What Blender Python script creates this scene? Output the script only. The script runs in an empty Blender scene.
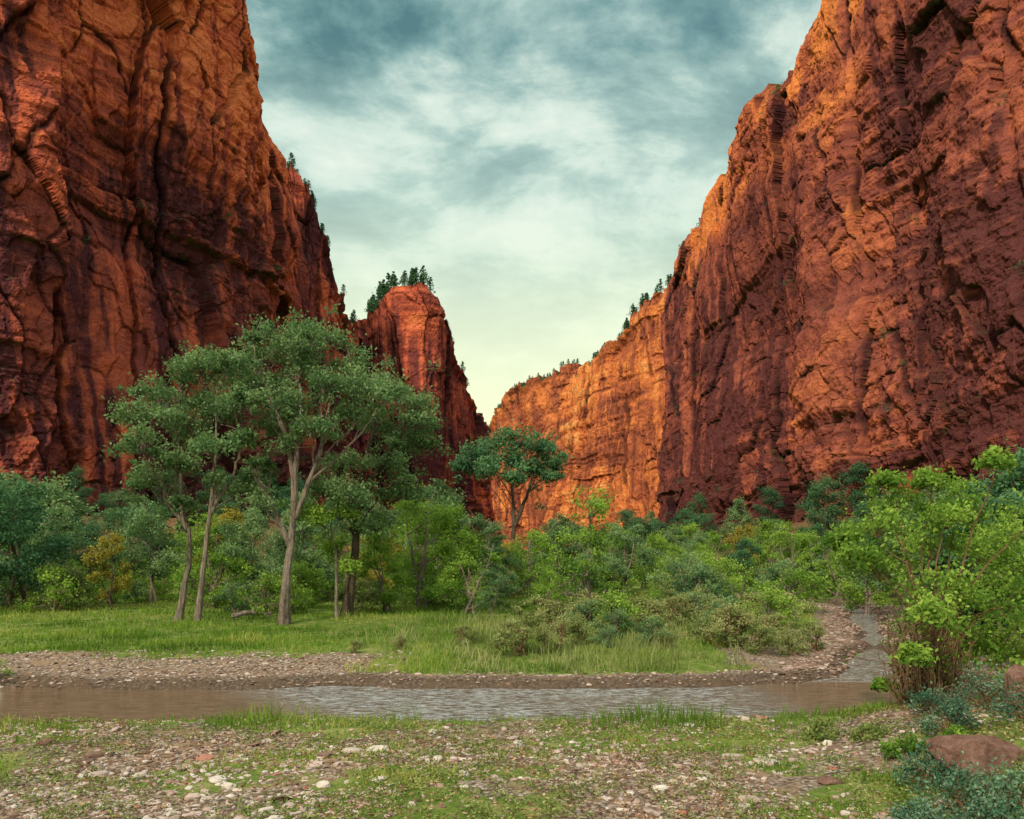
import bpy, math, random
import numpy as np
random.seed(7); rng=np.random.default_rng(7)
F=800.0; HY=562.0; CH=3.0
def W(px,py,Y): return np.array([(px-512)/F*Y, Y, CH-(py-HY)/F*Y])
scene=bpy.context.scene
# ---------------- noise
TAB=np.random.default_rng(1).random((256,256))
def sm(t): return t*t*(3-2*t)
def vn(x,y,s=0):
    x=np.asarray(x,float)+s*17.3; y=np.asarray(y,float)+s*31.7
    xi=np.floor(x).astype(int); yi=np.floor(y).astype(int); fx=sm(x-xi); fy=sm(y-yi)
    a=TAB[xi&255,yi&255];b=TAB[(xi+1)&255,yi&255];c=TAB[xi&255,(yi+1)&255];d=TAB[(xi+1)&255,(yi+1)&255]
    return (a*(1-fx)+b*fx)*(1-fy)+(c*(1-fx)+d*fx)*fy
def fbm(x,y,o=5,s=0,g=0.5):
    r=0;a=1;t=0
    x=np.asarray(x,float);y=np.asarray(y,float)
    for i in range(o):
        r=r+a*vn(x*2**i,y*2**i,s+i*3.1);t+=a;a*=g
        x,y=x*.921-y*.389,x*.389+y*.921
    return r/t
def fbma(x,y,o=5,s=0,g=0.5):   # axis-aligned (keeps stretched streaks straight)
    r=0;a=1;t=0
    for i in range(o):
        r=r+a*vn(x*2**i,y*2**i,s+i*3.1);t+=a;a*=g
    return r/t
def worley(x,y,s=0,box=0.):
    x=x+s*13.1;y=y+s*7.7
    xi=np.floor(x).astype(int); yi=np.floor(y).astype(int)
    f1=np.full(x.shape,9.);f2=np.full(x.shape,9.);idv=np.zeros(x.shape);ox=np.zeros(x.shape);oy=np.zeros(x.shape)
    for i in(-1,0,1):
        for j in(-1,0,1):
            cx=xi+i;cy=yi+j
            px=cx+TAB[cx&255,cy&255];py=cy+TAB[(cy+91)&255,(cx+37)&255]
            ex=px-x;ey=py-y
            d=np.hypot(ex,ey)*(1-box)+np.maximum(np.abs(ex),np.abs(ey))*box;v=TAB[(cx+11)&255,(cy+191)&255]
            c=d<f1
            f2=np.where(c,f1,np.minimum(f2,d)); idv=np.where(c,v,idv); ox=np.where(c,-ex,ox);oy=np.where(c,-ey,oy); f1=np.where(c,d,f1)
    return f1,f2,idv,ox,oy
def sstep(a,b,x):
    t=np.clip((x-a)/(b-a),0,1); return t*t*(3-2*t)
# ---------------- mesh helper
def mk(name,V,Fc,mats,midx=None,attr=None,smooth=False,link=True,attrs=None):
    V=np.asarray(V,np.float32);Fc=np.asarray(Fc,np.int32);k=Fc.shape[1];n=len(Fc)
    me=bpy.data.meshes.new(name);me.vertices.add(len(V));me.vertices.foreach_set('co',V.ravel())
    me.loops.add(n*k);me.loops.foreach_set('vertex_index',Fc.ravel())
    me.polygons.add(n);me.polygons.foreach_set('loop_start',np.arange(n,dtype=np.int32)*k)
    me.polygons.foreach_set('loop_total',np.full(n,k,np.int32))
    if midx is not None: me.polygons.foreach_set('material_index',np.asarray(midx,np.int32))
    me.polygons.foreach_set('use_smooth',np.full(n,smooth))
    A={} if attrs is None else dict(attrs)
    if attr is not None:A['lv']=attr
    for kk,vv in A.items():
        a=me.attributes.new(kk,'FLOAT','POINT');a.data.foreach_set('value',np.asarray(vv,np.float32))
    for m in mats: me.materials.append(m)
    me.update(calc_edges=True)
    if not link: return me
    o=bpy.data.objects.new(name,me);scene.collection.objects.link(o);return o
# ---------------- nodes helper
class NT:
    def __init__(s,name):
        s.m=bpy.data.materials.new(name);s.m.use_nodes=True;s.t=s.m.node_tree;s.t.nodes.clear()
        s.out=s.n('ShaderNodeOutputMaterial')
    def n(s,t,**k):
        x=s.t.nodes.new(t)
        for a,b in k.items(): setattr(x,a,b)
        return x
    def l(s,a,b): s.t.links.new(a,b)
    def put(s,sock,v):
        if hasattr(v,'is_linked') : s.l(v,sock)
        else: sock.default_value=v
    def math(s,op,a,b=0.5,clamp=False):
        x=s.n('ShaderNodeMath',operation=op,use_clamp=clamp);s.put(x.inputs[0],a);s.put(x.inputs[1],b);return x.outputs[0]
    def vmul(s,v,sc):
        x=s.n('ShaderNodeVectorMath',operation='MULTIPLY');s.l(v,x.inputs[0]);x.inputs[1].default_value=sc;return x.outputs[0]
    def noise(s,v,scale=1,detail=5,rough=.55,dist=0):
        x=s.n('ShaderNodeTexNoise');s.l(v,x.inputs['Vector']);x.inputs['Scale'].default_value=scale
        x.inputs['Detail'].default_value=detail;x.inputs['Roughness'].default_value=rough;x.inputs['Distortion'].default_value=dist;return x.outputs['Fac']
    def ramp(s,f,st,interp='LINEAR'):
        x=s.n('ShaderNodeValToRGB');s.l(f,x.inputs[0]);r=x.color_ramp;r.interpolation=interp
        while len(r.elements)<len(st): r.elements.new(.5)
        for e,(p,c) in zip(r.elements,st):
            e.position=p;e.color=(c,c,c,1) if not hasattr(c,'__len__') else (*c,1)
        return x.outputs[0]
    def mix(s,f,a,b,mode='MIX'):
        x=s.n('ShaderNodeMix',data_type='RGBA',blend_type=mode)
        s.put(x.inputs[0],f)
        for i,v in((6,a),(7,b)):
            if hasattr(v,'is_linked'): s.l(v,x.inputs[i])
            else: x.inputs[i].default_value=(*v,1)
        return x.outputs[2]
    def attr(s,nm): return s.n('ShaderNodeAttribute',attribute_name=nm).outputs['Fac']
    def pos(s): return s.n('ShaderNodeNewGeometry').outputs['Position']
    def bump(s,h,dist,strength=1.,nrm=None):
        x=s.n('ShaderNodeBump');s.l(h,x.inputs['Height']);x.inputs['Distance'].default_value=dist;x.inputs['Strength'].default_value=strength
        return x.outputs[0]
    def bsdf(s,col,rough=.9,nrm=None,spec=.2):
        x=s.n('ShaderNodeBsdfPrincipled');s.put(x.inputs['Base Color'],col if hasattr(col,'is_linked') else (*col,1));s.put(x.inputs['Roughness'],rough)
        x.inputs['Specular IOR Level'].default_value=spec
        if nrm is not None:s.l(nrm,x.inputs['Normal'])
        return x.outputs[0]
    def diff(s,col,nrm=None):
        x=s.n('ShaderNodeBsdfDiffuse');s.put(x.inputs[0],col)
        if nrm is not None:s.l(nrm,x.inputs['Normal'])
        return x.outputs[0]
    def fin(s,sh): s.l(sh,s.out.inputs[0]);return s.m
# ---------------- materials
def rock(name,dark,mid,lite,pale):
    t=NT(name);p=t.pos()
    n=t.noise(t.vmul(p,(1,1,.8)),.45,6,.75)
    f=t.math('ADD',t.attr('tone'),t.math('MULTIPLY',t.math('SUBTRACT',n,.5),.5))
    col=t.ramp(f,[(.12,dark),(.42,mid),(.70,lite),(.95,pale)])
    col=t.mix(t.attr('crack'),col,(dark[0]*.25,dark[1]*.3,dark[2]*.4))
    col=t.mix(t.math('MULTIPLY',t.attr('ledge'),t.ramp(n,[(.4,0.),(.55,1.)])),col,(.07,.095,.035))
    return t.fin(t.diff(col,t.bump(n,2.4,.85)))
M_rockL=rock('sandstone_red_varnished',(.12,.038,.042),(.35,.086,.062),(.68,.155,.078),(.88,.25,.10))
M_rockR=rock('sandstone_brown_red',(.15,.050,.048),(.37,.108,.076),(.60,.18,.09),(.86,.29,.09))
M_rockF=rock('sandstone_orange',(.26,.08,.05),(.50,.15,.07),(.80,.26,.08),(.88,.40,.14))
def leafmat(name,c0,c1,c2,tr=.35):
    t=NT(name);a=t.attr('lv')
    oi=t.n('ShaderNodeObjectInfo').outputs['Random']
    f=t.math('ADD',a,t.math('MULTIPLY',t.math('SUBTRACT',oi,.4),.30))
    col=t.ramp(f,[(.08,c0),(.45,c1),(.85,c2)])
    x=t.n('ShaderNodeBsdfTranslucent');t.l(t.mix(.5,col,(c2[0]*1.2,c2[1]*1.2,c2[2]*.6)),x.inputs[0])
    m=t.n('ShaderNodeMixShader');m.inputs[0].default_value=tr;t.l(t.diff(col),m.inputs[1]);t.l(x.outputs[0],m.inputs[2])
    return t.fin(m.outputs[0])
M_leafG=leafmat('cottonwood_leaves_dusty',(.028,.068,.032),(.095,.18,.08),(.23,.34,.15))
M_leafB=leafmat('leaves_bright_green',(.04,.10,.018),(.13,.25,.04),(.30,.44,.08))
M_leafD=leafmat('leaves_dark_green',(.018,.055,.035),(.05,.125,.065),(.11,.22,.10),.25)
M_leafY=leafmat('leaves_olive_yellow',(.08,.10,.02),(.22,.22,.04),(.38,.31,.06))
M_weed=leafmat('weed_leaves',(.05,.08,.02),(.135,.19,.05),(.28,.33,.11),.25)
M_sage=leafmat('sagebrush_leaves',(.025,.07,.045),(.065,.145,.09),(.17,.27,.17),.15)
M_willow=leafmat('willow_leaves_greygreen',(.06,.10,.03),(.17,.225,.07),(.37,.37,.17),.3)
M_grass=leafmat('grass_blades',(.045,.105,.018),(.13,.25,.03),(.36,.38,.10),.3)
M_dry=leafmat('dry_leaf',(.12,.045,.025),(.28,.14,.07),(.50,.36,.22),.1)
def barkmat(name,a,b):
    t=NT(name);p=t.pos();n=t.noise(t.vmul(p,(9,9,2)),1,5,.7)
    return t.fin(t.diff(t.ramp(n,[(.3,a),(.7,b)]),t.bump(n,.05)))
M_bark=barkmat('cottonwood_bark',(.07,.055,.048),(.30,.24,.20))
M_barkD=barkmat('dark_bark',(.03,.022,.018),(.14,.10,.075))
M_vine=barkmat('dead_vine_stems',(.08,.048,.03),(.26,.16,.09))
t=NT('cobble_stone');a=t.attr('lv');n=t.noise(t.pos(),14,3,.7)
c=t.ramp(a,[(0,(.13,.085,.065)),(.25,(.27,.17,.13)),(.5,(.39,.29,.24)),(.75,(.49,.40,.35)),(.93,(.62,.55,.49)),(1.,(.36,.12,.08))])
M_stone=t.fin(t.diff(t.mix(.5,c,t.ramp(n,[(.3,.5),(.7,1.)]),'MULTIPLY')))
t=NT('red_boulder_rock');n=t.noise(t.pos(),5,8,.75)
M_boulder=t.fin(t.diff(t.ramp(n,[(.3,(.11,.055,.045)),(.55,(.30,.17,.13)),(.75,(.42,.28,.22))]),t.bump(n,.15)))
# ground
t=NT('ground_soil_gravel_grass');p=t.pos();gr=t.attr('grass');tal=t.attr('talus');wet=t.attr('wet')
v=t.n('ShaderNodeTexVoronoi');t.l(p,v.inputs['Vector']);v.inputs['Scale'].default_value=13
nz=t.noise(p,1.6,6,.72)
peb=t.ramp(v.outputs['Color'],[(0.,(.13,.09,.065)),(.35,(.28,.21,.16)),(.7,(.38,.31,.25)),(1.,(.48,.42,.36))])
peb=t.mix(t.ramp(v.outputs['Distance'],[(.3,0.),(.75,1.)]),peb,(.08,.055,.04))
soil=t.ramp(nz,[(.35,(.11,.075,.045)),(.65,(.27,.18,.11))])
grav=t.mix(t.ramp(nz,[(.45,0.),(.6,.85)]),peb,soil)
gcol=t.ramp(nz,[(.3,(.05,.09,.015)),(.5,(.12,.17,.035)),(.7,(.28,.25,.10))])
tcol=t.ramp(nz,[(.35,(.05,.06,.025)),(.52,(.17,.10,.05)),(.7,(.34,.16,.09))])
gm=t.ramp(t.math('ADD',gr,t.math('MULTIPLY',t.math('SUBTRACT',nz,.5),1.4)),[(.42,0.),(.6,1.)])
col=t.mix(gm,grav,gcol);col=t.mix(tal,col,tcol);col=t.mix(t.math('MULTIPLY',wet,.75),col,(.06,.042,.03))
M_ground=t.fin(t.diff(col,t.bump(nz,.1)))
# water
t=NT('river_water_surface');p=t.pos()
w1=t.noise(t.vmul(p,(1.0,2.6,1)),2.4,4,.65,.5)
rip=t.attr('riffle')
fo=t.noise(t.vmul(p,(1.0,3.4,1)),3.2,5,.8,.8)
foam=t.math('MULTIPLY',rip,t.ramp(fo,[(.46,0.),(.57,1.)]))
col=t.mix(t.math('MULTIPLY',foam,.9),t.ramp(w1,[(.35,(.10,.062,.03)),(.65,(.19,.12,.065))]),(.70,.77,.80))
amp=t.math('ADD',t.math('MULTIPLY',rip,1.5),.2)
h=t.math('MULTIPLY',t.math('ADD',w1,t.math('MULTIPLY',fo,.6)),amp)
M_water=t.fin(t.bsdf(col,t.math('ADD',.05,t.math('MULTIPLY',foam,.35)),t.bump(h,.2),.7))

# ---------------- river + cliffs plan
RIV=np.array([(-400,22,6),(-60,19.5,6),(-20,18.1,5.6),(-6,18.1,5.3),(0,18.2,5.3),(5,18.3,5.4),(8.5,18.8,5.6),(10.3,21.5,3.4),(11.2,25,1.6),(13.6,30,1.2),(16.3,36,1.3),(19,43,1.4),(22,50,1.6),(24,58,1.8),(23,66,2.4),(18,74,3.0),(10,80,4),(2,100,5),(-5,250,5),(-20,400,5)],float)
def pdist(x,y,P):
    best=np.full(np.shape(x),1e9)
    for i in range(len(P)-1):
        ax,ay=P[i][:2];bx,by=P[i+1][:2];dx,dy=bx-ax,by-ay;L=dx*dx+dy*dy+1e-9
        tt=np.clip(((x-ax)*dx+(y-ay)*dy)/L,0,1)
        d=np.hypot(x-ax-tt*dx,y-ay-tt*dy)
        if len(P[i])>2: d=d-(P[i][2]+(P[i+1][2]-P[i][2])*tt)/2
        best=np.minimum(best,d)
    return best
CL={
'A':[(-420,100,-420,118,-520),(-150,115,-160,135,-450),(20,132,10,155,-350),(110,146,105,170,-280),(180,155,165,182,-200),(235,166,214,195,-110),(270,176,244,204,-15),(295,188,259,214,55),(310,198,266,222,110),(320,212,270,236,156),(324,235,271,255,170),(312,275,262,290,170)],
'B':[(215,262,215,285,90),(270,268,266,288,140),(300,274,284,292,156),(322,280,299,298,178),(340,286,316,303,212),(354,292,331,308,250),(368,300,345,314,292),(382,312,356,322,312),(388,335,360,340,325),(380,380,352,385,330)],
'C':[(330,365,335,372,330),(362,348,364,356,312),(385,338,378,348,300),(405,336,396,346,290),(425,336,420,347,286),(440,342,436,352,293),(455,350,446,360,318),(466,360,457,370,345),(477,374,467,384,370),(486,390,477,400,396),(493,420,484,424,420),(500,480,488,470,434)],
'D':[(455,700,455,700,450),(488,660,486,662,432),(505,630,493,636,411),(522,610,505,616,394),(540,590,520,600,379),(560,570,546,580,372),(590,550,575,560,367),(630,530,610,540,362),(680,515,665,525,352)],
'E':[(545,500,560,500,390),(572,455,588,462,362),(590,430,600,440,348),(608,412,618,424,331),(628,398,638,408,313),(650,384,655,396,300),(680,370,676,382,290),(730,350,720,365,275)],
'F':[(690,350,710,356,262),(652,312,688,325,278),(640,288,672,306,287),(652,270,684,290,258),(672,255,700,274,226),(697,242,720,260,190),(727,228,741,246,152),(760,212,765,230,120),(795,198,790,215,79),(830,182,812,202,36),(865,168,829,188,-5),(920,150,872,170,-95),(990,132,930,152,-200),(1090,115,1030,135,-350),(1250,98,1190,116,-450),(1500,85,1450,100,-520)],
}
PLAN={k:np.array([((a-512)/F*b,b) for a,b,*_ in v]) for k,v in CL.items()}
def cliffd(x,y):
    d=np.full(np.shape(x),1e9)
    for P in PLAN.values(): d=np.minimum(d,pdist(x,y,P))
    return d
def Hgt(x,y,full=False):
    x=np.asarray(x,float);y=np.asarray(y,float)
    d=pdist(x,y,RIV)+ (fbm(x*.35,y*.35,3,2)-.5)*1.3
    cd=cliffd(x,y)
    near=(y<19)
    z=-.75+.75*sstep(-1.2,.5,d)
    bank=np.where(near|(x>12),0,.28*sstep(.9,3.4,d))
    z=z+bank+(fbm(x*.25,y*.25,4,5)-.5)*.28*sstep(0,2,d)+(fbm(x*2,y*2,3,6)-.5)*.06
    z=z+.75*sstep(4.6,7.5,x)*(1-sstep(12,17,y))
    z=z+.012*np.clip(y-30,0,60)*sstep(0,8,d)
    tl=1-sstep(0,48,cd)
    z=z+tl*(8+5*fbm(x*.05,y*.05,4,9))+(fbm(x*.2,y*.2,5,8)-.5)*3*sstep(0,.3,tl)
    if full: return z,d,cd,tl
    return z
def graded(lo,hi,f0,f1,step,g=1.06):
    a=list(np.arange(f0,f1,step));s=step;x=f1
    while x<hi: a.append(x);s*=g;x+=s
    a.append(hi);s=step;x=f0-step
    while x>lo: a.insert(0,x);s*=g;x-=s
    a.insert(0,lo);return np.array(a)
gx=graded(-2500,2500,-18,18,.12);gy=graded(-1500,3000,8,27,.1,1.04)
X,Yg=np.meshgrid(gx,gy)
Z,d,cd,tl=Hgt(X,Yg,True)
def grassmask(x,y,d):
    far=(y>19)&(x<12)
    m=np.where(far,sstep(2.2,4.2,d+ (fbm(x*.5,y*.5,3,12)-.5)*2.5),0)
    c=sstep(-5,-3,x)*(1-sstep(5.5,7.5,x))
    m=np.where(far,np.maximum(m,c*sstep(.5,1.3,d)),m)
    nearm=np.clip((fbm(x*.35,y*.45,4,14)-.38)*5,0,1)*.8
    nearm=np.maximum(nearm,(1-sstep(.3,1.6,d))*np.clip((fbm(x*.4,y*.2,3,15)-.35)*5,0,1))
    m=np.where(far,m,np.where(y<19,nearm,sstep(.9,3,d)))
    return m
G=grassmask(X,Yg,d)
nr,nc=X.shape
idx=np.arange(nr*nc).reshape(nr,nc)
Q=np.stack([idx[:-1,:-1],idx[:-1,1:],idx[1:,1:],idx[1:,:-1]],-1).reshape(-1,4)
mk('ground',np.stack([X,Yg,Z],-1).reshape(-1,3),Q,[M_ground],smooth=True,attrs={'grass':G.ravel(),'talus':sstep(0.02,.3,tl).ravel(),'wet':(1-sstep(.1,.7,d)).ravel()})
def water():
    wx=graded(-380,60,-14,26,.4,1.15);wy=graded(10,130,14,60,.4,1.15)
    VX,VY=np.meshgrid(wx,wy)
    rf=sstep(-6.0,-2.5,VX+(VY-18)*.8)*(1-sstep(4.5,7,VX))*(VY<24)*(.75+1.2*(fbm(VX*.4,VY*.7,3,71)-.3))
    rf=np.maximum(rf,.6*((VY>22)&(VY<60)))
    V=np.stack([VX,VY,np.full(VX.shape,-.26)],-1).reshape(-1,3)
    i=np.arange(V.shape[0]).reshape(VX.shape)
    q=np.stack([i[:-1,:-1],i[:-1,1:],i[1:,1:],i[1:,:-1]],-1).reshape(-1,4)
    mk('river_water',V,q,[M_water],smooth=True,attrs={'riffle':np.clip(rf,0,1).ravel()})
water()
# ---------------- cliffs
CLV={}
def cliff(key,mat,nu,nv,seed,amp=1.,topj=2.,tilt=0.,back=1.,tone=None,bed=1.,va=.36,blk=1.,ck=1.):
    C=CL[key];n=len(C);b=PLAN[key];T=np.array([W(c[2],c[4],c[3]) for c in C])
    seg=np.hypot(*np.diff(b,axis=0).T)+1;u=np.r_[0,np.cumsum(seg)];uu=np.linspace(0,u[-1],nu)
    ip=lambda a:np.interp(uu,u,a)
    bx,by=ip(b[:,0]),ip(b[:,1]);tx,ty,tz=ip(T[:,0]),ip(T[:,1]),ip(T[:,2])
    s=np.r_[0,np.cumsum(np.hypot(np.diff(bx),np.diff(by)))]
    dx=np.gradient(bx);dy=np.gradient(by);kk=max(5,nu//14)|1;ker=np.ones(kk)/kk
    dx=np.convolve(np.pad(dx,kk//2,'edge'),ker,'valid');dy=np.convolve(np.pad(dy,kk//2,'edge'),ker,'valid')
    L=np.hypot(dx,dy);nx=dy/L;ny=-dx/L
    j0=worley(s/20,s*0+.5,seed+4)[2];jt=worley(s/9,s*0+.5,seed+5)[2];jt2=worley(s/3.,s*0+.5,seed+6)[2]
    tz=tz+(j0-.5)*topj*2.+(jt-.5)*topj*1.5+(jt2-.5)*topj*.7
    v=np.linspace(0,1,nv)
    S,Vv=np.meshgrid(s,v);Zz=-3+(tz[None,:]+3)*Vv
    bench=Vv+.014*np.sin(Vv*17+fbm(S*.02,Vv*3,2,seed)*9)*sstep(0,.1,Vv)*(1-sstep(.9,1,Vv))
    PX=bx+(tx-bx)*bench;PY=by+(ty-by)*bench
    zt=Zz+tilt*S+(fbm(S*.015,Zz*.015,3,seed+50)-.5)*12+(fbm(S*.1,Zz*.1,3,seed+51)-.5)*2.5
    wS=S+(fbm(S*.02,Zz*.02,4,seed+1)-.5)*14+(fbm(S*.2,Zz*.15,5,seed+8)-.5)*3.;wZ=zt+(fbm(S*.2,Zz*.2,5,seed+2)-.5)*4
    D=0;crack=np.zeros_like(S);tn=0
    for (a,bz,am,cw,sd,tk,wt,bx_) in((34,300,5.5,.02,1,.5,.08,.2),(17,48,3.0,.022,2,.45,.13,.8),(8,17,1.5,.03,3,.45,.13,.8),(3.6,5.5,.62,.05,4,.4,.10,.7),(1.7,1.7,.25,.08,5,.4,.06,.5)):
        pz=1 if am>2 else sstep(.33,.5,fbm(S*.03,Zz*.03,3,seed+sd+80))
        f1,f2,idv,ox,oy=worley(wS/a+sd,wZ/bz,seed+sd,bx_)
        D=D+pz*((idv-.5)*am*1.4*blk+((idv*7.31)%1-.5)*ox*am*tk*2+((idv*3.17)%1-.35)*oy*am*tk*1.3); g=(1-sstep(0,cw*2,f2-f1))*pz; D=D-g*am*.25
        tn=tn+((idv*5.77)%1-.5)*wt*1.7
        if am>.5: crack=np.maximum(crack,ck*g*min(.9,.25+am*.24)*sstep(.38,.56,fbm(S*.08,Zz*.07,3,seed+sd+40)))
    q1=S*.8+Zz*.6;q2=-S*.6+Zz*.8
    f1,f2,idv,ox,oy=worley((q1+(fbm(S*.08,Zz*.08,3,seed+60)-.5)*8)/22,q2/7,seed+61)
    pm=sstep(.5,.62,fbm(S*.025,Zz*.03,3,seed+62));D=D+(idv-.5)*1.4*pm-(1-sstep(0,.08,f2-f1))*.5*pm
    crack=np.maximum(crack,(1-sstep(0,.05,f2-f1))*.45*pm)
    D=D+(fbm(S*.03,Zz*.010,2,seed+9)-.5)*13+(fbm(S*.05,Zz*.035,4,seed+19)-.5)*6
    st=fbma(S*.004+3,zt*.07,4,seed+10,.6);msk=sstep(.42,.56,fbm(S*.02,Zz*.03,3,seed+55));m=sstep(.52,.57,st)*msk;D=D-m*1.6*bed
    st2=fbma(S*.012,zt*.5,4,seed+12,.6);bedz=sstep(.42,.65,fbm(S*.015,Zz*.02,3,seed+13)+.1*bed*(1-sstep(20,60,Zz)))
    D=D+(st2-.5)*1.7*bedz*bed
    al=sstep(.50,.60,fbm(S*.05,Zz*.02,3,seed+70))*sstep(9,13,Zz)*(1-sstep(18,25,Zz+4*fbm(S*.1,S*0,3,seed+71)));D=D-al*4.*bed
    D=D+(fbm(S*.3,Zz*.3,6,seed+11,.62)-.5)*(1.5+1.3*bedz)
    vs=fbma(S*.3+fbm(S*.05,Zz*.02,3,seed+33)*3,Zz*.018,5,seed+30,.6);vm=fbm(S*.02,Zz*.02,4,seed+31)
    varn=sstep(.48,.60,vs+(vm-.5)*.75)
    tn=tn+.44+(fbm(S*.02,Zz*.025,6,seed+32,.65)-.5)*1.0+(st2-.5)*.6*(.45+bedz)+(fbma(S*1.2,Zz*.08,4,seed+34)-.5)*.18
    tn=tn-varn*va-m*.15
    ws=sstep(.58,.66,fbma(S*.7,Zz*.02,4,seed+36))*sstep(.5,.62,vm);tn=tn+ws*.22
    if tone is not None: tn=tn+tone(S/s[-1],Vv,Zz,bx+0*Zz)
    D=D*amp
    D=D*(1-.5*sstep(.96,1,Vv))
    PX=PX+nx*D;PY=PY+ny*D
    off=np.array([1.5,4,8,14,22,32,45,62,85])*back
    EX=[];EY=[];EZ=[]
    for o in off:
        jj=(fbm(s*.15,s*0+o*.2,4,seed+20)-.5)
        EX.append(PX[-1]-nx*o);EY.append(PY[-1]-ny*o);EZ.append(Zz[-1]+.10*o*(1 if back==1 else -1.5)+jj*min(o*.5,6)-(o>60)*12)
    PX=np.vstack([PX]+[e[None] for e in EX]);PY=np.vstack([PY]+[e[None] for e in EY]);ZZ=np.vstack([Zz]+[e[None] for e in EZ])
    V=np.stack([PX,PY,ZZ],-1)
    tu=np.gradient(V,axis=1);tv=np.gradient(V,axis=0);N=np.cross(tu,tv);N/=np.linalg.norm(N,axis=2)[...,None]+1e-9
    led=sstep(.65,.85,np.abs(N[...,2]))*.8;led[nv:]=1
    pad=lambda a:np.vstack([a]+[a[-1:]]*len(off))
    crack=pad(crack);crack[nv:]=0
    R,Cn=PX.shape;i=np.arange(R*Cn).reshape(R,Cn)
    q=np.stack([i[:-1,:-1],i[:-1,1:],i[1:,1:],i[1:,:-1]],-1).reshape(-1,4)
    CLV[key]=(V,nv)
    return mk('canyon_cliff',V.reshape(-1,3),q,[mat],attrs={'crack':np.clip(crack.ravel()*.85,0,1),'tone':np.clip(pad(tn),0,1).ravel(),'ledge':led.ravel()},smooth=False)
cliff('A',M_rockL,950,640,3,1.,tone=lambda u,v,z,x:.52*sstep(78,120,z+.5*(x+70))*sstep(-100,-64,x)-.12*(1-sstep(10,70,z)),blk=1.2,bed=1.3,ck=1.2)  # tone also paints the warm glow of the lit upper right corner
cliff('B',M_rockL,420,380,14,.9,2.5,back=.15,tone=lambda u,v,z,x:.04)
cliff('C',M_rockL,420,320,25,.8,2.,back=.1,tone=lambda u,v,z,x:.04,va=.25)
cliff('D',M_rockF,320,220,36,1.,3,back=.3,tone=lambda u,v,z,x:-.06)
cliff('E',M_rockF,380,300,47,.8,3,back=.3,tone=lambda u,v,z,x:.18,va=.22)
cliff('F',M_rockR,1050,640,59,.95,3.0,tilt=-.15,tone=lambda u,v,z,x:.60*sstep(.74,.98,v+.05*np.sin(z*.3))*sstep(.22,.35,u)-.02-.14*sstep(.5,.8,u)*(1-sstep(30,90,z)),va=.30,bed=.8,blk=.9,ck=1.2)  # warm light along the rim is painted into tone; lower right is browner rock

# ---------------- vegetation building
def tube(P,R,sides=6):
    P=np.asarray(P,float);R=np.asarray(R,float);n=len(P)
    T=np.gradient(P,axis=0);T/=np.linalg.norm(T,axis=1)[:,None]+1e-9
    ref=np.where(np.abs(T[:,2:3])<.9,np.array([[0,0,1.]]),np.array([[1.,0,0]]))
    A=np.cross(T,ref);A/=np.linalg.norm(A,axis=1)[:,None]+1e-9;B=np.cross(T,A)
    th=np.arange(sides)*2*math.pi/sides
    V=(P[:,None]+R[:,None,None]*(A[:,None]*np.cos(th)[None,:,None]+B[:,None]*np.sin(th)[None,:,None])).reshape(-1,3)
    i=np.arange(n-1)[:,None]*sides;j=np.arange(sides)[None];j2=(j+1)%sides
    q=np.stack([i+j,i+j2,i+sides+j2,i+sides+j],-1).reshape(-1,4)
    return V,q
def smoothpath(P,m=10,j=0.,r=rng):
    P=np.asarray(P,float);uu=np.linspace(0,len(P)-1,m)
    out=[]
    for t in uu:
        i=min(int(t),len(P)-2);f=t-i
        p0=P[max(i-1,0)];p1=P[i];p2=P[i+1];p3=P[min(i+2,len(P)-1)]
        out.append(.5*((2*p1)+(-p0+p2)*f+(2*p0-5*p1+4*p2-p3)*f*f+(-p0+3*p1-3*p2+p3)*f**3))
    out=np.array(out);out[1:-1]+=r.normal(0,1,(m-2,3))*j;return out
def leafquads(c,size,r,droop=.0,asp=.55):
    n=len(c);a=r.normal(size=(n,3));a[:,2]-=droop;a/=np.linalg.norm(a,axis=1)[:,None]
    b=r.normal(size=(n,3));b[:,2]*=.6;b=np.cross(a,b);b/=np.linalg.norm(b,axis=1)[:,None]+1e-9
    s=size*(.6+.8*r.random(n))[:,None]
    V=np.stack([c-a*s*.5,c+b*s*asp*.5,c+a*s*.5,c-b*s*asp*.5],1).reshape(-1,3)
    return V,np.arange(n*4).reshape(-1,4)
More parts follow.
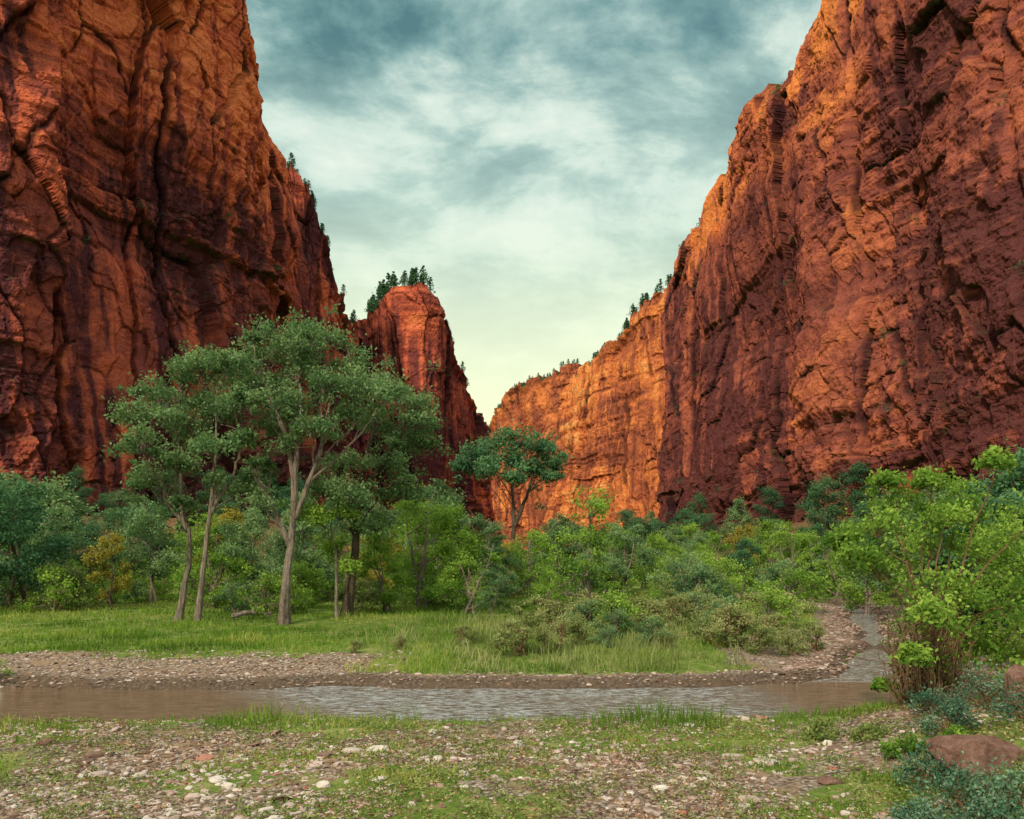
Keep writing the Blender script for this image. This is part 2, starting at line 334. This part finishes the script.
class Veg:
    def __init__(s,seed): s.V=[];s.Q=[];s.M=[];s.A=[];s.n=0;s.r=np.random.default_rng(seed)
    def add(s,V,Q,m,a):
        s.V.append(V);s.Q.append(Q+s.n);s.M.append(np.full(len(Q),m));s.A.append(np.full(len(V),a) if np.isscalar(a) else a);s.n+=len(V)
    def stick(s,P,r0,r1,m=8,j=.0,sides=6,flare=False):
        P=smoothpath(P,m,j,s.r);t=np.linspace(0,1,m);R=r0+(r1-r0)*t**.8
        if flare: R=R*(1+.5*np.exp(-t*9))
        V,q=tube(P,R,sides);s.add(V,q,0,.5);return P
    def leaves(s,c,sp,n,size,val,flat=.75,droop=0):
        p=c+s.r.normal(size=(n,3))*np.array([sp,sp,sp*flat])
        V,q=leafquads(p,size,s.r,droop)
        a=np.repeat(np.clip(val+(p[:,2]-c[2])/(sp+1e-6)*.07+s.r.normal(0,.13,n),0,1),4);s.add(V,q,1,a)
    def lobe(s,c,r,nc,nl,size,root=None,flat=.65,tw=.02,tuft=.26):
        base=s.r.random()*.35
        for i in range(nc):
            d=s.r.normal(size=3);d/=np.linalg.norm(d);d[2]=d[2] if d[2]>-.45 else -d[2]*.4
            q=c+d*np.array([r,r,r*flat])*(.3+.8*s.r.random()**.6)
            if tw>0: s.stick([c-np.array([0,0,r*.3]),(c+q)/2+s.r.normal(size=3)*.08*r,q],tw,tw*.3,4,0,3)
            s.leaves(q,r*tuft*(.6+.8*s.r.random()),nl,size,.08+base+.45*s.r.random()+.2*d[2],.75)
    def mesh(s,name,mats,link=True):
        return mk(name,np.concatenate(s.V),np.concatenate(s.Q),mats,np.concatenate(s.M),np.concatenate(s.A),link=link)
def hero(name,Y,trunks,lobes,r0,mats,seed,nc=15,nl=75,size=.14,depth=.8,flat=.85,tuft=.25,extra=0):
    g=Veg(seed);TP=[]
    for k,tr in enumerate(trunks):
        P=[W(a,b,Y)+np.array([0,g.r.normal()*.12,0]) for a,b in tr]
        if k==0:
            P[0][2]=Hgt(P[0][0],P[0][1])-.15
            P=g.stick(P,r0,r0*.25,14,.03,8,True)
        else:
            j=int(np.argmin(np.linalg.norm(TP[0]-P[0],axis=1)));P[0]=TP[0][j];P=g.stick(P,r0*.72,r0*.2,12,.03,7)
        TP.append(P)
    L0=list(lobes)
    for i in range(extra):
        a,b,rp=L0[int(g.r.random()*len(L0))];th=g.r.random()*6.28;L0.append((a+math.cos(th)*rp*1.1,b-abs(math.sin(th))*rp*.9+4,rp*.5))
    for (a,b,rp) in L0:
        r=rp/F*Y;c=W(a,b,Y)+np.array([0,g.r.normal()*depth*1.3,0])
        best=None
        for ti,P in enumerate(TP):
            hd=np.hypot(P[:,0]-c[0],P[:,1]-c[1]);cost=np.abs(P[:,2]-(c[2]-.9*hd-.5*r))+.6*hd
            if ti==0: cost[:6]+=50
            k=int(cost.argmin())
            if best is None or cost[k]<best[0]: best=(cost[k],P[k],k/len(P))
        st=best[1];L=np.linalg.norm(c-st);mid=st+(c-st)*.5+np.array([0,0,.08*L])+g.r.normal(size=3)*.06*L
        rr=r0*(1-.6*best[2])*.36*(1 if rp>14 else .6)
        g.stick([st,mid,c],rr,.02,8,.03*L**.5,5)
        k=(rp/22.)**2 if rp<16 and Y<50 else 1
        g.lobe(c,r,max(4,int(nc*k)),nl,size,flat=flat,tuft=tuft if k==1 else .34)
        for q in range(2):
            d=g.r.normal(size=3)*r*.9;g.stick([mid,(mid+c+d)/2,c+d],.02,.01,5,.02,4)
            g.leaves(c+d,r*.2,nl//2,size,.4)
    return g.mesh(name,mats)
hero('cottonwood_tree',36,[[(178,628),(183,590),(190,545),(183,500),(178,450),(172,410)],[(188,530),(170,500),(160,470)]],
 [(158,396,24),(190,382,22),(146,425,20),(178,425,22),(160,455,20),(202,408,20),(150,482,18),(188,468,18),(172,505,16),(140,402,13),(165,530,14),(195,440,18)],.17,[M_bark,M_leafG],1,extra=8)
hero('cottonwood_tree',35.2,[[(197,622),(203,580),(208,530),(217,480),(214,430),(216,400)],[(210,510),(232,480),(242,450)]],
 [(222,383,24),(243,408,24),(215,412,20),(250,445,18),(226,455,20),(205,368,17),(242,482,16),(218,490,14)],.15,[M_bark,M_leafG],2,extra=8)
hero('cottonwood_tree',35,[[(283,628),(288,585),(291,540),(294,490),(287,440),(270,395),(262,370)],[(291,535),(303,500),(318,460),(324,420),(335,385)],[(296,510),(298,450),(300,400),(295,360)],[(290,540),(268,500),(252,470)]],
 [(256,352,25),(288,342,25),(320,347,24),(347,364,22),(298,374,24),(260,386,22),(238,370,16),(330,394,25),(367,386,23),(393,398,18),(352,416,22),(300,408,22),(272,420,20),(322,436,20),(246,470,16),(262,505,14),(303,337,18),(285,450,14)],.22,[M_bark,M_leafG],3,nc=14,nl=80,extra=14)
hero('cottonwood_tree',38,[[(347,618),(351,580),(356,530),(362,480),(372,435),(385,400)],[(356,525),(345,500),(340,470)],[(360,490),(385,460),(405,430)]],
 [(385,385,24),(410,402,22),(400,434,24),(370,422,20),(418,442,18),(385,467,22),(407,494,19),(345,465,20),(333,495,18),(362,502,20),(350,385,16),(424,418,14),(382,527,17)],.26,[M_barkD,M_leafG],4,extra=10)
hero('cottonwood_tree',37,[[(338,612),(336,560),(330,520),(333,480)]],
 [(345,512,16),(318,520,16),(335,548,16),(350,570,13)],.08,[M_bark,M_leafB],41)
hero('cottonwood_tree',64,[[(512,606),(511,560),(514,520),(512,480)],[(514,530),(525,500),(533,475)]],
 [(478,458,15),(497,446,17),(520,440,17),(540,450,15),(556,464,13),(462,466,11),(512,462,18),(535,472,14),(490,474,14),(553,478,9),(515,480,12)],.32,[M_barkD,M_leafD],5,nc=14,nl=70,size=.24)
hero('young_cottonwood_tree',31,[[(589,645),(590,610),(587,570),(588,530)]],
 [(588,515,16),(575,540,17),(602,545,16),(585,570,18),(568,592,16),(607,590,16),(590,500,16),(560,565,16)],.06,[M_bark,M_leafB],6,nc=10,nl=50,size=.11,depth=.4)
def genmesh(name,h,cr,mats,seed,nl=46,size=.24,stems=1,low=.3,nlobe=14,nc=9):
    g=Veg(seed);TP=[]
    for k in range(stems):
        a=g.r.normal(size=3)*.12*h;P=[(g.r.normal()*.3*(stems>1),g.r.normal()*.3*(stems>1),-.4),(a[0]*.3,a[1]*.3,h*.35),(a[0]*.8,a[1]*.8,h*.6),(a[0],a[1],h*.85)]
        TP.append(g.stick(P,.012*h+.03,.03,9,.05,6))
    for i in range(nlobe):
        z=low+(1-low)*(i+.5)/nlobe;prof=math.sin(min(1,(z-low)/(1-low)*.8+.18)*math.pi)**.5
        th=g.r.random()*6.28;rr=cr*prof*(.3+.7*g.r.random());r=cr*(.24+.22*g.r.random())
        c=np.array([rr*math.cos(th),rr*math.sin(th),h*z*.93])
        P=TP[i%stems];k=int(np.abs(P[:,2]-(c[2]-.6*rr)).argmin());st=P[max(1,k)]
        g.stick([st,(st+c)/2+g.r.normal(size=3)*.1,c],.03*h/8+.02,.02,5,.03,4)
        g.lobe(c,r,nc,nl,size,flat=1.,tw=.015,tuft=.3)
    return g.mesh(name,mats,link=False)
LIB={
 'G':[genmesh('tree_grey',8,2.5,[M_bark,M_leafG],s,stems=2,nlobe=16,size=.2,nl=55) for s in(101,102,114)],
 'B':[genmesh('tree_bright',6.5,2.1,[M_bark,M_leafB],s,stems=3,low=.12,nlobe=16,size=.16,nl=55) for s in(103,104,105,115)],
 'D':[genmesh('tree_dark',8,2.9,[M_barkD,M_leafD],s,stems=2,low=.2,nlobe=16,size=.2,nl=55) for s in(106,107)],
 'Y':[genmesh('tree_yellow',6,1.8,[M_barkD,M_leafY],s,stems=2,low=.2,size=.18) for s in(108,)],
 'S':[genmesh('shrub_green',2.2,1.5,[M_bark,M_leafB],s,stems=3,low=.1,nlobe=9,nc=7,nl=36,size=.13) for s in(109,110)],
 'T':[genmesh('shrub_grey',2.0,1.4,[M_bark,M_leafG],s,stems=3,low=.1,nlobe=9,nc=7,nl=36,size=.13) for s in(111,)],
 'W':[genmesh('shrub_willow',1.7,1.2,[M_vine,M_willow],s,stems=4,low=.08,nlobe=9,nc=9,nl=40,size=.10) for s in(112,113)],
}
def inst(kind,x,y,sc,name,parent=None,zs=1.):
    me=random.choice(LIB[kind]);o=bpy.data.objects.new(name,me);scene.collection.objects.link(o)
    o.location=(x,y,float(Hgt(x,y))-.05);o.rotation_euler=(random.uniform(-.05,.05),random.uniform(-.05,.05),random.random()*6.28)
    xs=random.uniform(.85,1.25);o.scale=(sc*xs,sc*xs,sc*zs)
    if parent:o.parent=parent
    return o
def empty(n):
    e=bpy.data.objects.new(n,None);scene.collection.objects.link(e);return e
def place(px,Y,top,kind,name,parent=None,hscale=None):
    x=(px-512)/F*Y;z0=float(Hgt(x,Y));zt=CH-(top-HY)/F*Y
    base={'G':8,'B':6.5,'D':8,'Y':6,'S':2.2,'T':2.,'W':1.7}[kind]*1.05
    sc=(zt-z0)/base
    if sc<.25: return
    return inst(kind,x,Y,sc,name,parent)
for px,Y,top,k in [(18,44,475,'D'),(52,50,500,'G'),(-20,40,460,'D'),(112,42,530,'Y'),(30,60,468,'G'),
  (420,44,490,'B'),(455,47,500,'B'),(470,40,525,'B'),(500,42,540,'G'),(530,45,525,'B'),(440,52,475,'G'),(560,48,510,'G'),(385,42,520,'B'),
  (250,46,500,'G'),(300,50,485,'G'),(150,47,500,'G'),(215,48,520,'B'),(545,38,565,'B'),(492,37,565,'G'),
  (625,55,520,'G'),(655,58,530,'B'),(700,70,540,'B'),(745,75,535,'D'),(790,70,525,'B'),(840,62,520,'B'),(870,50,520,'B'),
  (900,42,485,'G'),(985,26,475,'D'),(1040,24,435,'D'),(1010,20,505,'B'),(945,34,500,'B')]:
    place(px,Y,top,k,'broadleaf_tree')
E1=empty('distant_tree_line')
for i in range(135):
    Y=random.uniform(52,115);px=random.uniform(-60,1080)
    x=(px-512)/F*Y
    if pdist(np.array([x]),np.array([Y]),RIV)[0]<3: continue
    if 70<px<125 and random.random()<.7: continue
    tgt=np.interp(px,[0,100,300,400,450,520,600,700,800,870,950,1050],[490,515,515,505,505,505,515,522,518,505,480,465])
    place(px,Y,tgt+random.uniform(-10,45),random.choice('GGDBBBBGY' if px<600 else 'GBBDBBGY'),'tree',E1)
E2=empty('undergrowth_shrubs')
for i in range(190):
    Y=random.uniform(40,80);px=random.uniform(-60,1060);x=(px-512)/F*Y
    if pdist(np.array([x]),np.array([Y]),RIV)[0]<2.5: continue
    inst(random.choice('SSSTTW'),x,Y,random.uniform(.6,1.4),'shrub',E2)
for i in range(520):
    Y=random.uniform(85,330);px=random.uniform(-60,1060);x=(px-512)/F*Y
    c=float(cliffd(np.array([x]),np.array([Y]))[0])
    if c>46 or c<3: continue
    inst(random.choice('TTDSDG'),x,Y,random.uniform(.6,1.1)*(1.8 if Y>150 else 1.2)*.8,'shrub',E2)
for i in range(60):
    Y=random.uniform(25.,37);x=random.uniform(1.0,9.3)*Y/27
    if pdist(np.array([x]),np.array([Y]),RIV)[0]<1.0: continue
    inst(random.choice('WWWTWWS'),x,Y,random.uniform(.3,.8),'willow_shrub')
for px,Y,s in [(520,23.8,.6),(545,24.3,.5),(460,26,.4),(265,38,.9),(290,40,.8),(700,40,.8),(760,40,.8),(355,24.5,.25),(400,24.8,.3),(815,27,.6),(790,26,.5)]:
    inst('W' if px!=265 and px!=290 else 'S',(px-512)/F*Y,Y,s,'willow_shrub')
# right foreground vine-covered tree
g=Veg(77);Y0=14.6;c0=W(930,728,Y0);zb=float(Hgt(c0[0],Y0))
for i in range(190):
    a=g.r.normal()*.25;b=g.r.normal()*.25;h=.6+g.r.random()*1.7
    P=[(c0[0]+a,Y0+b,zb-.1),(c0[0]+a*1.2+g.r.normal()*.12,Y0+b*1.2,zb+h*.4),(c0[0]+a*1.3+g.r.normal()*.18,Y0+b*1.3,zb+h*.75),(c0[0]+a*1.4+g.r.normal()*.25,Y0+b*1.6,zb+h)]
    g.stick(P,.016+.04*(i<6),.006,7,.035,4)
    if i%2: g.leaves(np.array(P[3]),.12,14,.07,.35,1.)
    if i%4==0: g.leaves(np.array(P[1]),.10,8,.06,.2,1.)
for (a,b,rp) in [(878,528,32),(912,500,28),(935,480,20),(962,512,32),(893,572,34),(940,550,36),(985,555,34),(1008,590,36),(866,560,22),(893,612,24),(985,605,30),(1015,640,36),(882,650,14),(935,590,30),(1000,520,30),(856,540,15),(1000,650,26),(1018,680,24),(940,522,26),(897,690,10),(960,470,14),(900,478,13)]:
    r=rp/F*Y0;c=W(a,b,Y0)+np.array([0,g.r.normal()*.5,0])
    g.stick([(c0[0],Y0,zb+1.2),((c0[0]+c[0])/2+.1*g.r.normal(),(Y0+c[1])/2,(zb+1.2+c[2])/2+.1),c],.025,.01,6,.04,5)
    g.lobe(c,r,15,46,.085,flat=.9,tw=.007,tuft=.23)
g.mesh('vine_covered_tree',[M_vine,M_leafB])
def bush(px,py,Y,r,mats,seed,name,size=.05,n=26,nl=60,hh=.7):
    g=Veg(seed);c=W(px,py,Y);z=float(Hgt(c[0],Y))
    for i in range(n):
        th=g.r.random()*6.28;ph=g.r.random();q=np.array([c[0]+math.cos(th)*r*(ph**.5)*.9,Y+math.sin(th)*r*(ph**.5)*.9,z+hh*(1-ph*.8)*(.5+.5*g.r.random())])
        g.stick([(c[0]+.1*g.r.normal(),Y+.1*g.r.normal(),z-.05),((c[0]+q[0])/2,(Y+q[1])/2,z+(q[2]-z)*.6),q],.012,.005,5,.01,4)
        g.leaves(q,.10*r/.6,nl,size,.05+.7*g.r.random(),.8)
    return g.mesh(name,mats)
for k,(px,Y,r,hh) in enumerate([(935,10.2,.45,.5),(965,9.2,.55,.5),(1010,9.0,.6,.45),(990,12.3,.6,.7),(1040,10.8,.6,.6),(950,11.6,.4,.5),(915,9.0,.3,.3),(1000,8.4,.5,.4),(930,12.8,.4,.45)]):
    bush(px,0,Y,r,[M_vine,M_sage],200+k,'sagebrush',n=34,nl=44,hh=hh,size=.042)
for k,(px,Y,r,hh) in enumerate([(5,16.0,.35,.35),(825,13.5,.35,.2),(870,12.7,.3,.2),(-8,20.9,.5,.9),(905,11.5,.3,.3),(955,10.9,.25,.35)]):
    bush(px,0,Y,r,[M_vine,M_weed if k in(1,2) else M_leafB],300+k,'leafy_plant',size=.06,n=18,nl=40,hh=hh)
# ---------------- stones
import bmesh
bm=bmesh.new();bmesh.ops.create_icosphere(bm,subdivisions=2,radius=1);SV=np.array([v.co[:] for v in bm.verts]);SF=np.array([[v.index for v in f.verts] for f in bm.faces]);bm.free()
def stones(name,x,y,size,seed,mat=M_stone,flat=.4,sink=.15,lv=1.):
    r=np.random.default_rng(seed);n=len(x)
    V=np.repeat(SV[None],n,0)*(1+r.normal(0,.13,(n,len(SV),1)))
    V=np.sign(V)*np.abs(V)**.75
    sc=size[:,None]*np.stack([.7+.7*r.random(n),.45+.5*r.random(n),flat*(.4+.8*r.random(n))],1)
    V=V*sc[:,None]
    th=r.random(n)*6.28;c,s=np.cos(th)[:,None],np.sin(th)[:,None];t2=r.normal(0,.3,n)[:,None]
    vx,vy,vz=V[...,0],V[...,1],V[...,2]
    vy,vz=vy*np.cos(t2)-vz*np.sin(t2),vy*np.sin(t2)+vz*np.cos(t2)
    X2=vx*c-vy*s;Y2=vx*s+vy*c
    z=Hgt(x,y)
    P=np.stack([X2+x[:,None],Y2+y[:,None],vz+z[:,None]+(sc[:,2]*(1-2*sink))[:,None]*.6],-1).reshape(-1,3)
    Fc=(SF[None]+(np.arange(n)*len(SV))[:,None,None]).reshape(-1,3)
    return mk(name,P,Fc,[mat],attr=np.repeat(r.random(n)*lv,len(SV)))
def scat(n,y0,y1,fn,seed,px0=-40,px1=1064):
    r=np.random.default_rng(seed);y=y0+(y1-y0)*r.random(n)**1.;x=(px0+(px1-px0)*r.random(n)-512)/F*y
    d=pdist(x,y,RIV);k=r.random(n)<fn(x,y,d);return x[k],y[k],d[k]
x,y,d=scat(23000,8.6,16.2,lambda x,y,d:(d>-.1)*np.clip(.2+(fbm(x*.6,y*.6,3,22)-.38)*3.5,.08,1)*(1-.6*sstep(4.5,6,x)),5)
sz=.016+.045*np.random.default_rng(2).random(len(x))**2.3+.08*(np.random.default_rng(3).random(len(x))>.99)
stones('gravel_bar_stones',x,y,sz,11)
x,y,d=scat(8000,19.5,25.5,lambda x,y,d:(d>-.2)*(d<3.7)*np.where(x<-3,1.,np.where(d<1.2,.7,.0)),6)
sz=.02+.055*np.random.default_rng(4).random(len(x))**2.5
stones('far_bank_cobbles',x,y,sz,12,lv=.85)
x,y,d=scat(4500,20.5,60,lambda x,y,d:(d>-.3)*(d<1.5)*(x>7)*1.,8,780,920)
sz=.04+.08*np.random.default_rng(4).random(len(x))**2
stones('riverside_cobbles',x,y,sz,13,lv=.6)
x,y,d=scat(500,16,20.5,lambda x,y,d:(d<.3)*(x>-6)*(x<9)*.35,9)
stones('river_riffle_stones',x,y,.06+.07*np.random.default_rng(5).random(len(x)),14,sink=-.6,lv=.5)
def boulder(px,Y,s,seed,zoff=0):
    bm=bmesh.new();bmesh.ops.create_icosphere(bm,subdivisions=5,radius=1)
    V=np.array([v.co[:] for v in bm.verts]);Fc=np.array([[v.index for v in f.verts] for f in bm.faces]);bm.free()
    r=np.random.default_rng(seed)
    for i in range(16):
        n=r.normal(size=3);n/=np.linalg.norm(n);h=.55+.3*r.random();dd=V@n-h;V=V-np.clip(dd,0,None)[:,None]*n*.95
    V=V*(1+.35*(fbm(V[:,0]*2.5+V[:,2]*2,V[:,1]*2.5-V[:,2]*2,6,seed)-.5))[:,None]*np.array(s)*1.3
    x=(px-512)/F*Y;V=V+np.array([x,Y,float(Hgt(x,Y))+zoff]);mk('boulder',V,Fc,[M_boulder],smooth=False)
boulder(985,10.2,(.55,.4,.26),3,.08);boulder(1030,12.0,(.45,.3,.4),5,.2);boulder(45,13,(.12,.1,.09),6,.02);boulder(828,10.9,(.16,.12,.05),7,.02)
g=Veg(5);a=W(232,628,36);b=W(268,622,37);zz=float(Hgt(a[0],36))
g.stick([(a[0],36,zz+.12),((a[0]+b[0])/2,36.4,zz+.3),(b[0],37,zz+.2)],.14,.06,8,.03,7);g.stick([(b[0]-.6,36.6,zz+.25),(b[0]-.3,36.5,zz+.7)],.04,.02,4,0,5);g.mesh('fallen_log',[M_bark])
# ---------------- grass
def grass(name,n,y0,y1,dens,seed,h0,h1,wf,mat,px0=-40,px1=1064,bend=.5,vlo=.2,vhi=.9,ypow=1.):
    r=np.random.default_rng(seed);y=y0+(y1-y0)*r.random(n)**ypow;x=(px0+(px1-px0)*r.random(n)-512)/F*y
    d=pdist(x,y,RIV);k=(r.random(n)<dens(x,y,d))&(d>.05);x,y=x[k],y[k];n=len(x);z=Hgt(x,y)
    pn=fbm(x*.7,y*.7,3,seed);h=(h0+(h1-h0)*r.random(n)**1.5)*np.clip(.1+3.2*(pn-.25),.2,2)
    th=r.random(n)*6.28;w=wf*y*(.6+.8*r.random(n));b=bend*h*r.random(n);ph=r.random(n)*6.28
    B=np.stack([x,y,z-.02],1);s=np.stack([np.cos(th)*w,np.sin(th)*w,np.zeros(n)],1)
    m=B+np.stack([np.cos(ph)*b*.35,np.sin(ph)*b*.35,h*.6],1);tp=B+np.stack([np.cos(ph)*b,np.sin(ph)*b,h],1)
    V=np.stack([B-s,B+s,m+s*.7,tp,m-s*.7],1).reshape(-1,3)
    Fi=np.arange(n)[:,None]*5;F3=np.concatenate([Fi+np.array([[0,1,2]]),Fi+np.array([[0,2,4]]),Fi+np.array([[4,2,3]])])
    v=np.clip(vlo+(vhi-vlo)*(.5*r.random(n)+1.8*(fbm(x*.3,y*.4,4,seed+2)-.36)),0,1)
    return mk(name,V,F3,[mat],attr=np.repeat(v,5))
gm=lambda x,y,d:grassmask(x,y,d)
grass('meadow_grass',150000,21,60,lambda x,y,d:gm(x,y,d)*(y>19)*np.clip((fbm(x*.4,y*.4,4,43)-.3)*5,.3,1),31,.05,.24,.0006,M_grass,ypow=1.4,vlo=.1,vhi=.8,bend=.9)
grass('riverbank_tall_grass',50000,21,36,lambda x,y,d:(sstep(-6,-1,x)*(x<11)*(d>.5)*(gm(x,y,d)>.3))*.9*np.clip((fbm(x*.9,y*.9,3,44)-.40)*7,0,1),32,.15,.62,.0005,M_willow,bend=1.)
grass('gravel_bar_grass',100000,8.6,16.8,lambda x,y,d:(y<17)*np.clip(gm(x,y,d)-.07,0,1)*np.clip((fbm(x*1.6,y*1.6,3,46)-.40)*7,0,1),33,.03,.12,.0007,M_grass,bend=1.2,vlo=.1,vhi=.9)
grass('water_edge_grass',12000,13.5,16.8,lambda x,y,d:(d<1.3)*(d>.0)*np.clip((fbm(x*.5,y*.1,3,48)-.40)*7,0,1)*1.,34,.10,.36,.0007,M_grass,bend=.8)
def litter(name,n,fn,seed,size,mat,h,flat):
    x,y,d=scat(n,8.6,16.3,fn,seed);r=np.random.default_rng(seed);z=Hgt(x,y)+.02+h*r.random(len(x))
    c=np.stack([x,y,z],1);V,q=leafquads(c,size,r);V=V.reshape(-1,4,3);V[:,:,2]=c[:,None,2]+(V[:,:,2]-c[:,None,2])*flat
    mk(name,V.reshape(-1,3),q,[mat],attr=np.repeat(r.random(len(x)),4))
wm=lambda x,y,d:np.clip((fbm(x*.9,y*.9,4,52)-.35)*6,0,1)*np.clip((fbm(x*5,y*5,2,53)-.38)*5,0,1)*(d>.1)
litter('low_green_weeds',100000,wm,61,.045,M_weed,.08,.75)
litter('leaf_litter',28000,lambda x,y,d:(d>.2)*np.clip((fbm(x*.7,y*.7,3,54)-.3)*3,0,1),62,.055,M_dry,.03,.5)
# ---------------- ridge trees & cliff shrubs
def conifers(name,pts,seed,mat=M_leafD):
    g=Veg(seed)
    for (x,y,z,h) in pts:
        g.stick([(x,y,z-1),(x,y,z+h*.5),(x+g.r.normal()*.1,y,z+h)],.03*h,.03,4,0,4)
        k=8
        for i in range(k):
            t=(i+.5)/k;rr=h*.26*(1-t)+.3
            for j in range(3):
                th=g.r.random()*6.28;g.leaves(np.array([x+math.cos(th)*rr*.6,y+math.sin(th)*rr*.6,z+h*(.12+.85*t)]),rr*.4,12,h*.1,.2+.4*g.r.random(),.5)
    g.mesh(name,[M_barkD,mat])
def rim(key,pxa,pxb,n,seed,hh,dp=3):
    V,nv=CLV[key];r=np.random.default_rng(seed);out=[]
    top=V[nv:nv+4];pxs=512+top[0,:,0]/top[0,:,1]*F
    c=np.where((pxs>pxa)&(pxs<pxb))[0];ce=c[r.integers(0,len(c),max(2,n//6))]
    for i in range(n):
        j=int(np.clip(ce[int(r.random()*len(ce))]+r.normal()*6,c[0],c[-1])) if i%3 else c[int(r.random()*len(c))]
        p=top[int(r.random()*dp),j];out.append((p[0],p[1],p[2]-.3,hh*(.4+.9*r.random())))
    return out
conifers('ridge_pine_trees',rim('C',368,432,44,1,7.5)+rim('C',430,470,8,2,4),71)
conifers('ridge_pine_trees',rim('B',278,360,40,3,4),72)
conifers('ridge_pine_trees',rim('E',588,690,60,4,6),73)
conifers('ridge_pine_trees',rim('D',488,600,60,5,4)+rim('F',660,830,70,6,3.2),74)
g=Veg(99)
for key,n,s in(('A',90,1.),('B',40,1.2),('F',150,1.1),('E',30,1.4),('C',40,1.2)):
    V,nv=CLV[key];step=6
    a=V[:nv];out=a[:-step]-a[step:];hz=np.hypot(out[...,0],out[...,1]);sl=hz/(np.abs(out[...,2])+.1)
    ok=np.argwhere(sl>1.)
    if len(ok)<5: continue
    sel=ok[g.r.integers(0,len(ok),n)]
    for i,j in sel:
        p=V[i+step//2,j]
        for k in range(3):
            g.leaves(p+g.r.normal(size=3)*.5*s+np.array([0,0,.5]),.4*s,18,.35,.2+.4*g.r.random())
g.stick([(0,140,-5),(0,140,-4.5)],.01,.01,3,0,3)
g.mesh('cliff_ledge_shrubs',[M_barkD,M_leafD])

# ---------------- sky
w=bpy.data.worlds.new('sky');scene.world=w;w.use_nodes=True;nt=w.node_tree;nt.nodes.clear()
class WT(NT):
    def __init__(s,t): s.t=t
t=WT(nt);out=t.n('ShaderNodeOutputWorld');bg=t.n('ShaderNodeBackground');t.l(bg.outputs[0],out.inputs[0])
SUN=np.array([-.34,-.60,.50]);SUN/=np.linalg.norm(SUN)
sky=t.n('ShaderNodeTexSky',sky_type='NISHITA');sky.sun_disc=False;sky.sun_elevation=math.asin(SUN[2]);sky.sun_rotation=math.atan2(SUN[0],SUN[1])
tc=t.n('ShaderNodeTexCoord').outputs['Generated'];sx=t.n('ShaderNodeSeparateXYZ');t.l(tc,sx.inputs[0])
zc=t.math('ADD',t.math('MAXIMUM',sx.outputs[2],0),.26)
c=t.n('ShaderNodeCombineXYZ');t.l(t.math('DIVIDE',sx.outputs[0],zc),c.inputs[0]);t.l(t.math('DIVIDE',sx.outputs[1],zc),c.inputs[1]);cp=c.outputs[0]
n1=t.noise(t.vmul(cp,(1.,1.25,1)),2.6,9,.62,.2);n2=t.noise(cp,1.1,3,.5)
f=t.math('ADD',t.math('MULTIPLY',n1,.62),t.math('MULTIPLY',n2,.38))
f=t.math('SUBTRACT',f,t.ramp(sx.outputs[2],[(.40,0.),(.60,.045)]))
ccol=t.ramp(f,[(.39,(.10,.235,.25)),(.44,(.20,.37,.37)),(.48,(.37,.55,.52)),(.52,(.66,.80,.72)),(.58,(.93,.98,.88))])
skyc=t.mix(1.,sky.outputs[0],(.09,.09,.09),'MULTIPLY')
cov=t.ramp(n1,[(.3,.80),(.5,.97)])
col=t.mix(cov,skyc,ccol)
hz=t.ramp(sx.outputs[2],[(0.,1.),(.18,.96),(.30,.78),(.42,.38),(.54,0.)])
col=t.mix(hz,col,t.ramp(sx.outputs[2],[(.1,(1.05,1.08,.62)),(.25,(.95,1.03,.72)),(.42,(.70,.88,.74))]))
zen=t.ramp(sx.outputs[2],[(.62,0.),(.82,1.)])
col=t.mix(zen,col,(1.5,1.6,1.55))
t.l(col,bg.inputs[0]);bg.inputs[1].default_value=1.
L=bpy.data.lights.new('sun','SUN');L.energy=3.7;L.angle=math.radians(4);L.color=(1,.85,.64);so=bpy.data.objects.new('sun',L);scene.collection.objects.link(so)
from mathutils import Vector
so.rotation_euler=Vector(SUN).to_track_quat('Z','Y').to_euler();so.location=(0,-20,60)
cam=bpy.data.cameras.new('camera');co=bpy.data.objects.new('camera',cam);scene.collection.objects.link(co)
co.location=(0,0,CH);co.rotation_euler=(math.pi/2,0,0);cam.sensor_width=36;cam.lens=F/1024*36;cam.shift_y=(HY-409.5)/1024;cam.clip_end=6000;cam.clip_start=.1
scene.camera=co
scene.view_settings.view_transform='Standard';scene.view_settings.look='None';scene.view_settings.exposure=0
